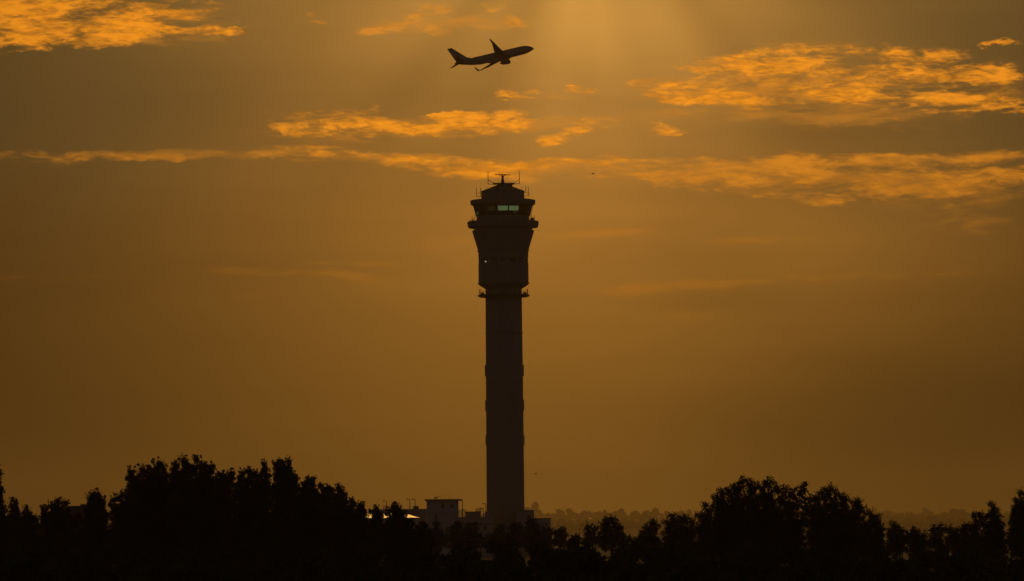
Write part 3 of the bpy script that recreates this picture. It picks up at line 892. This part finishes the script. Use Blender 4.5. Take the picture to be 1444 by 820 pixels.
def tree(label, D, lobes, leaf=.17, mk='leaf_a', seed=0, group=None, dens=.115, droop=.3, cat='tree', trunk_px=None, fillto=790, deep=1.0, name='tree', sprigs=1):
    """lobes: (px, py, r px) of the crown as seen; further lobes fill the crown down and through its depth"""
    rg = np.random.default_rng(seed + 11)
    s = D / F
    pts = [(at(px, py, D), r * s * (.8 if D > 400 else .9)) for px, py, r in lobes]
    tx = at(trunk_px, 760, D).x if trunk_px else sum(p.x * r for p, r in pts) / sum(r for p, r in pts)
    half = max(max(abs(p.x - tx) + r for p, r in pts), .8)
    root = empty(name, (tx, D, 0))
    tag(root, label, cat, group)
    zbot = max(1.2, at(722, fillto, D).z)
    ztop = max(p.z for p, r in pts)
    L = []
    prim = []
    for p, r in pts:
        dy = rg.uniform(-.35, .35) * half * deep
        q = (p.x - tx, dy, p.z)
        prim.append((q, r)); L.append((q, r))
        L.append(((q[0] + rg.normal() * r * .4, dy + rg.uniform(.5, 1.3) * r * rg.choice([-1, 1]), q[2] - r * .25), r * .85))
        z = p.z - r * .9
        rr = r
        while z > zbot:
            t = (p.z - z) / max(1e-3, p.z - zbot)
            rr = min(r * 2.2, r + (.18 if D > 400 else .30) * (p.z - z))
            L.append(((q[0] * (1 - .05 * t) + rg.normal() * r * .3, dy * (1 - .3 * t) + rg.normal() * r * .9, z), rr))
            z -= rr * .95
    for c, r in prim:
        for k in range(3):
            t = rg.uniform(-.3, 3.4)
            L.append(((c[0] + math.cos(t) * r * .95, c[1] + rg.normal() * r * .3, c[2] + math.sin(t) * r * .95), r * rg.uniform(.22, .42)))
    P = np.concatenate([lobe_points(c, r, rg, dens, leaf) for c, r in L])
    # loose sprigs breaking the outline
    sp = []
    for c, r in prim:
        for k in range(sprigs):
            d = rg.normal(size=3); d[2] = abs(d[2]) * .9; d /= np.linalg.norm(d)
            e = np.array(c) + d * r * rg.uniform(.85, 1.15)
            sp.append(np.array(c) + (e - np.array(c)) * rg.uniform(.75, 1.0, (26, 1)) + rg.normal(size=(26, 3)) * leaf * .75)
    P = np.concatenate([P] + sp)
    quad_mesh('crown', leaves(P, leaf, rg, droop), M[mk], root)
    tk = MB()
    zf = zbot * .75
    r0 = .05 * half + .10
    fork = Vector((rg.normal() * .15, rg.normal() * .15, zf))
    tk.tube([(0, 0, 0), (fork.x * .4, fork.y * .4, zf * .5), fork], [r0 * 1.4, r0 * 1.1, r0], 8)
    for c, r in prim[:9]:
        c = Vector(c)
        mid = fork.lerp(c, .5) + Vector((rg.normal() * .15, rg.normal() * .15, rg.normal() * .2))
        tk.tube([fork, mid, c], [r0 * .7, r0 * .42, r0 * .14], 6)
    tk.build('trunk', M['bark'], root, True)
    return root

G1 = 'tall trees on the left of the view'
G2 = 'tall trees on the right of the view'
G3 = 'small trees before the tower and its buildings'
D1 = 300
T = [
 ('drooping tree cut off by the left edge of the view', 290, [(-14, 655, 12), (-3, 668, 7), (-10, 680, 12), (-2, 694, 9), (-8, 706, 9), (-22, 690, 16)], 'leaf_a', G1, -18),
 ('slender pointed young tree near the left edge', 330, [(20, 706, 5), (19, 714, 8), (21, 724, 9), (15, 728, 8)], 'leaf_b', G1, None),
 ('sparse twiggy sapling between the slender tree and a bushy one on the left', 325, [(38, 716, 3.5), (34, 724, 4.5), (42, 724, 4), (38, 732, 7), (50, 732, 7), (30, 735, 8)], 'leaf_b', G1, None),
 ('low bushy tree with a thin pole behind it, left side', 320, [(82, 707, 8), (93, 709, 6), (73, 714, 7), (62, 718, 7), (84, 719, 12), (66, 730, 12), (88, 731, 12)], 'leaf_a', G1, None),
 ('round-headed tree just right of the dark gabled roof', 310, [(134, 697, 9), (128, 701, 7), (141, 702, 8), (135, 708, 12), (140, 722, 14), (122, 732, 12), (105, 735, 12)], 'leaf_a', G1, None),
 ('medium tree rising left of the tall clump', 305, [(161, 703, 8), (174, 697, 8), (182, 694, 7), (165, 716, 12), (180, 712, 10), (170, 730, 16)], 'leaf_b', G1, None),
 ('tall tree with two lifted heads at the left end of the clump', 300, [(187, 665, 9), (200, 662, 9), (184, 674, 7), (211, 659, 7), (221, 653, 9), (216, 665, 9), (229, 660, 7), (196, 675, 8), (236, 672, 7), (226, 682, 12), (200, 694, 14), (238, 690, 12), (215, 700, 16), (205, 722, 20), (236, 720, 18)], 'leaf_a', G1, 215),
 ('tallest of the left trees, with a pointed double top', 298, [(250, 655, 8), (258, 648, 8), (247, 662, 6), (263, 660, 10), (278, 648, 8), (288, 658, 10), (299, 658, 8), (272, 668, 16), (252, 676, 12), (292, 676, 14), (270, 690, 18), (272, 715, 20), (292, 712, 18)], 'leaf_a', G1, 272),
 ('ragged shorter tree right of the tallest one', 304, [(309, 667, 7), (318, 671, 8), (327, 667, 7), (322, 683, 12), (310, 695, 13), (318, 715, 14)], 'leaf_b', G1, None),
 ('tree with a flat broad top in the middle of the left clump', 300, [(341, 667, 8), (351, 664, 8), (361, 668, 7), (345, 680, 13), (356, 694, 14), (350, 716, 18)], 'leaf_a', G1, None),
 ('narrow tree squeezed into the middle of the left clump', 306, [(371, 654, 6.5), (374, 664, 7), (368, 672, 7), (374, 682, 9), (370, 700, 13), (374, 722, 15)], 'leaf_a', G1, None),
 ('tree with open twin-headed top, second tallest in the left clump', 297, [(390, 653, 7), (398, 651, 7), (407, 651, 6.5), (396, 661, 8), (406, 663, 7), (414, 669, 6), (417, 675, 6), (402, 678, 10), (396, 695, 15), (402, 720, 18)], 'leaf_a', G1, None),
 ('round-topped tree where the left clump starts to fall', 302, [(432, 680, 8), (440, 677, 8), (428, 690, 10), (442, 690, 10), (430, 710, 16), (440, 728, 16)], 'leaf_a', G1, None),
 ('broad rounded tree on the falling side of the left clump', 306, [(456, 687, 8), (464, 690, 8), (460, 700, 12), (458, 716, 15), (462, 735, 18)], 'leaf_b', G1, None),
 ('narrow upright tree at the right shoulder of the left clump', 308, [(476, 687, 6), (482, 692, 6), (486, 700, 6), (478, 704, 10), (480, 720, 12), (482, 738, 16)], 'leaf_a', G1, None),
 ('tree with a lamp head showing at its right edge', 300, [(497, 706, 6), (494, 714, 7), (508, 712, 7), (513, 719, 7), (503, 722, 10), (506, 738, 14)], 'leaf_a', G1, None),
 ('small tree in front of the shed with the bright roof', 300, [(531, 717, 6), (527, 722, 6), (536, 724, 6), (530, 732, 8), (526, 748, 13)], 'leaf_b', G1, None),
 ('domed tree standing before the shed, last of the left trees', 292, [(555, 714, 7), (562, 718, 7), (549, 720, 6), (568, 725, 7), (558, 730, 12), (572, 741, 12), (556, 748, 16), (580, 752, 14), (590, 764, 12)], 'leaf_a', G1, 562),
 ('low leafy shrub below the square block', 560, [(616, 741, 6), (611, 750, 7), (620, 752, 8), (600, 758, 9), (630, 760, 9)], 'leaf_b', G3, None),
 ('dense small tree before the low ribbed wing', 540, [(646, 740, 7), (640, 749, 8), (653, 750, 9), (644, 760, 11)], 'leaf_a', G3, None),
 ('tree with two upright sprigs near the tower foot', 545, [(661, 744, 4.5), (669, 742, 4.5), (664, 753, 8), (672, 756, 9), (680, 762, 9)], 'leaf_a', G3, None),
 ('small tree at the left foot of the shaft', 530, [(692, 760, 7), (702, 752, 7), (708, 747, 6), (700, 765, 10)], 'leaf_a', G3, None),
 ('round tree directly in front of the shaft base', 520, [(722, 746, 7), (728, 742, 6), (734, 749, 7), (724, 757, 11), (712, 760, 9)], 'leaf_a', G3, None),
 ('tallest small tree at the right foot of the tower', 515, [(750, 737, 7), (744, 744, 7), (755, 744, 7), (750, 755, 12), (760, 761, 10)], 'leaf_a', G3, None),
 ('small tree in front of the lowest block', 535, [(768, 748, 6), (776, 752, 7), (770, 761, 10)], 'leaf_b', G3, None),
 ('small fan-topped tree right of the lowest block', 520, [(785, 751, 6), (793, 750, 6), (796, 757, 6), (788, 763, 9)], 'leaf_a', G3, None),
 ('low tree behind the street lamp', 560, [(812, 768, 9), (824, 765, 8), (803, 771, 8)], 'leaf_b', G3, None),
 ('light-leaved tree left of the domed tree right of the tower', 430, [(829, 746, 5), (838, 748, 6), (834, 757, 9), (845, 761, 10), (828, 768, 10)], 'leaf_b', G3, None),
 ('domed tree standing alone in the gap right of the tower', 420, [(858, 735, 7.5), (853, 742, 7), (866, 738, 7), (873, 745, 6.5), (861, 752, 12), (875, 757, 8), (862, 768, 14)], 'leaf_a', G3, None),
 ('low shrubby tree where the hazy wood shows behind', 440, [(884, 762, 7), (893, 766, 8), (902, 767, 8)], 'leaf_c', G3, None),
 ('tree with a small peaked top left of the big right trees', 380, [(919, 738, 6), (912, 746, 7), (925, 744, 7), (907, 754, 7), (918, 759, 12)], 'leaf_a', G2, None),
 ('spreading low tree left of the big right trees', 350, [(947, 730, 7), (940, 738, 6), (956, 734, 7), (966, 733, 7), (975, 737, 7), (950, 748, 14), (970, 750, 14)], 'leaf_b', G2, None),
 ('short tree with a lifted tuft against the big right tree', 330, [(995, 713, 5), (999, 722, 6), (988, 730, 8), (1001, 735, 10), (990, 748, 14)], 'leaf_a', G2, None),
 ('biggest tree on the right, wide and domed with a forked tip', 300, [(1010, 702, 7), (1017, 695, 8), (1028, 692, 8), (1038, 688, 8), (1046, 679, 8), (1056, 683, 8), (1066, 688, 8), (1075, 689, 8), (1085, 680, 8), (1094, 688, 8), (1106, 691, 8), (1118, 696, 8), (1128, 691, 6), (1134, 684, 4), (1014, 714, 11), (1035, 708, 14), (1060, 706, 15), (1088, 708, 15), (1115, 713, 15), (1040, 735, 20), (1075, 735, 22), (1110, 738, 20), (1020, 738, 16)], 'leaf_a', G2, 1072),
 ('broad tree beside the biggest right tree, falling away to the right', 304, [(1143, 704, 8), (1152, 701, 7), (1160, 696, 7), (1168, 690, 7.5), (1178, 696, 7), (1188, 702, 6), (1194, 704, 6), (1205, 712, 8), (1212, 708, 5), (1217, 718, 8), (1226, 726, 7), (1150, 718, 13), (1175, 716, 15), (1200, 728, 14), (1160, 742, 20), (1195, 746, 18), (1224, 742, 12)], 'leaf_b', G2, 1176),
 ('small tree at the lower right edge of the broad tree', 300, [(1238, 731, 5.5), (1231, 736, 7), (1242, 745, 8), (1236, 758, 12)], 'leaf_a', G2, None),
 ('pointed low tree first in the right hand dip', 340, [(1261, 741, 6), (1268, 748, 7), (1256, 752, 8), (1274, 757, 9), (1262, 763, 11)], 'leaf_a', G2, None),
 ('rounded low tree second in the right hand dip', 345, [(1287, 749, 6.5), (1293, 755, 7), (1283, 759, 9), (1303, 756, 5), (1302, 764, 9)], 'leaf_a', G2, None),
 ('flat-topped tree in the right hand dip', 340, [(1318, 747, 7), (1328, 746, 7), (1338, 748, 7), (1348, 752, 7), (1322, 759, 12), (1342, 762, 12)], 'leaf_b', G2, None),
 ('low leafy tree left of the tree with reaching branch', 335, [(1362, 743, 6.5), (1356, 750, 8), (1373, 746, 6), (1366, 758, 12)], 'leaf_a', G2, None),
 ('tree with a branch reaching left near the right edge', 300, [(1374, 727, 4.5), (1381, 727, 5), (1390, 729, 6), (1400, 714, 6), (1403, 722, 6), (1410, 729, 7), (1396, 738, 8), (1410, 744, 10), (1395, 756, 13), (1412, 764, 13)], 'leaf_a', G2, 1402),
 ('tall sparse tree cut off by the right edge of the view', 294, [(1439, 697, 6), (1434, 706, 5), (1442, 712, 6), (1431, 716, 5), (1438, 724, 6), (1426, 733, 6), (1436, 739, 8), (1448, 730, 9), (1452, 708, 9), (1432, 754, 12), (1450, 758, 14)], 'leaf_a', G2, 1446),
]
for i, (lab, D, lb, mk, g, tp) in enumerate(T):
    far = D > 400
    tree(lab, D, lb, leaf=.27 if far else (.17 if D > 320 else (.13 if g == G1 else .14)), sprigs=1 if g == G1 else 4, mk=mk, seed=i * 7, group=g, trunk_px=tp,
         dens=.12 if far else (.115 if g == G1 else .080), droop=.5 if g == G1 else .15, fillto=772 if far else 785)

# dark trees crowding along the foot of the view
def fill_proto(seed, mk, h, w):
    rg = np.random.default_rng(seed)
    root = empty('broadleaf_tree')
    tag(root, 'dark unlit tree in the black mass along the bottom of the view', 'tree', 'dark trees crowding along the bottom of the view')
    L = []
    for k in range(26):
        a = rg.uniform(0, 6.28); q = rg.random() ** .5
        z = h * rg.uniform(.25, .93)
        rr = w * (1 - .55 * max(0, z / h - .55) / .4)
        L.append(((math.cos(a) * rr * q * .8, math.sin(a) * rr * q * .8, z), rg.uniform(.5, .85)))
    P = np.concatenate([lobe_points(c, r, rg, .17, .24) for c, r in L])
    quad_mesh('crown', leaves(P, .24, rg, .2), M[mk], root)
    tk = MB().tube([(0, 0, 0), (.1, 0, h * .2), (0, .1, h * .4)], [.24, .18, .12], 8)
    for c, r in L[:7]:
        tk.tube([(0, .05, h * .3), c], [.09, .03], 5)
    tk.build('trunk', M['bark'], root, True)
    return root
protos = [fill_proto(901, 'leaf_a', 7.3, 2.2), fill_proto(902, 'leaf_b', 7.0, 2.4), fill_proto(903, 'leaf_c', 7.2, 2.1)]
rf_ = random.Random(5)
k = 0
for D, n, ph, tops in ((214, 22, .35, 798), (232, 22, 0.0, 780), (252, 23, .5, 772), (274, 25, .2, 768), (360, 26, .7, 766)):
    for i in range(n):
        px = -30 + (1504) * (i + ph) / n + rf_.uniform(-10, 10)
        top = tops + rf_.uniform(-6, 8)
        if 600 < px < 920:
            top -= 12 if D > 300 else 3
        elif D > 300 and px <= 600:
            top -= 30 if px > 150 else 20
        elif D > 300 and px < 1245:
            top -= 12
        o = protos[k] if k < 3 else copy_tree(protos[k % 3])
        p = at(px, 760, D)
        o.location = (p.x, D + rf_.uniform(-5, 5), 0)
        sc = at(px, top, D).z / (7.15)
        o.scale = (sc * rf_.uniform(1.0, 1.2), sc * rf_.uniform(1.0, 1.2), sc)
        o.rotation_euler = (0, 0, rf_.uniform(0, 6.28))
        k += 1
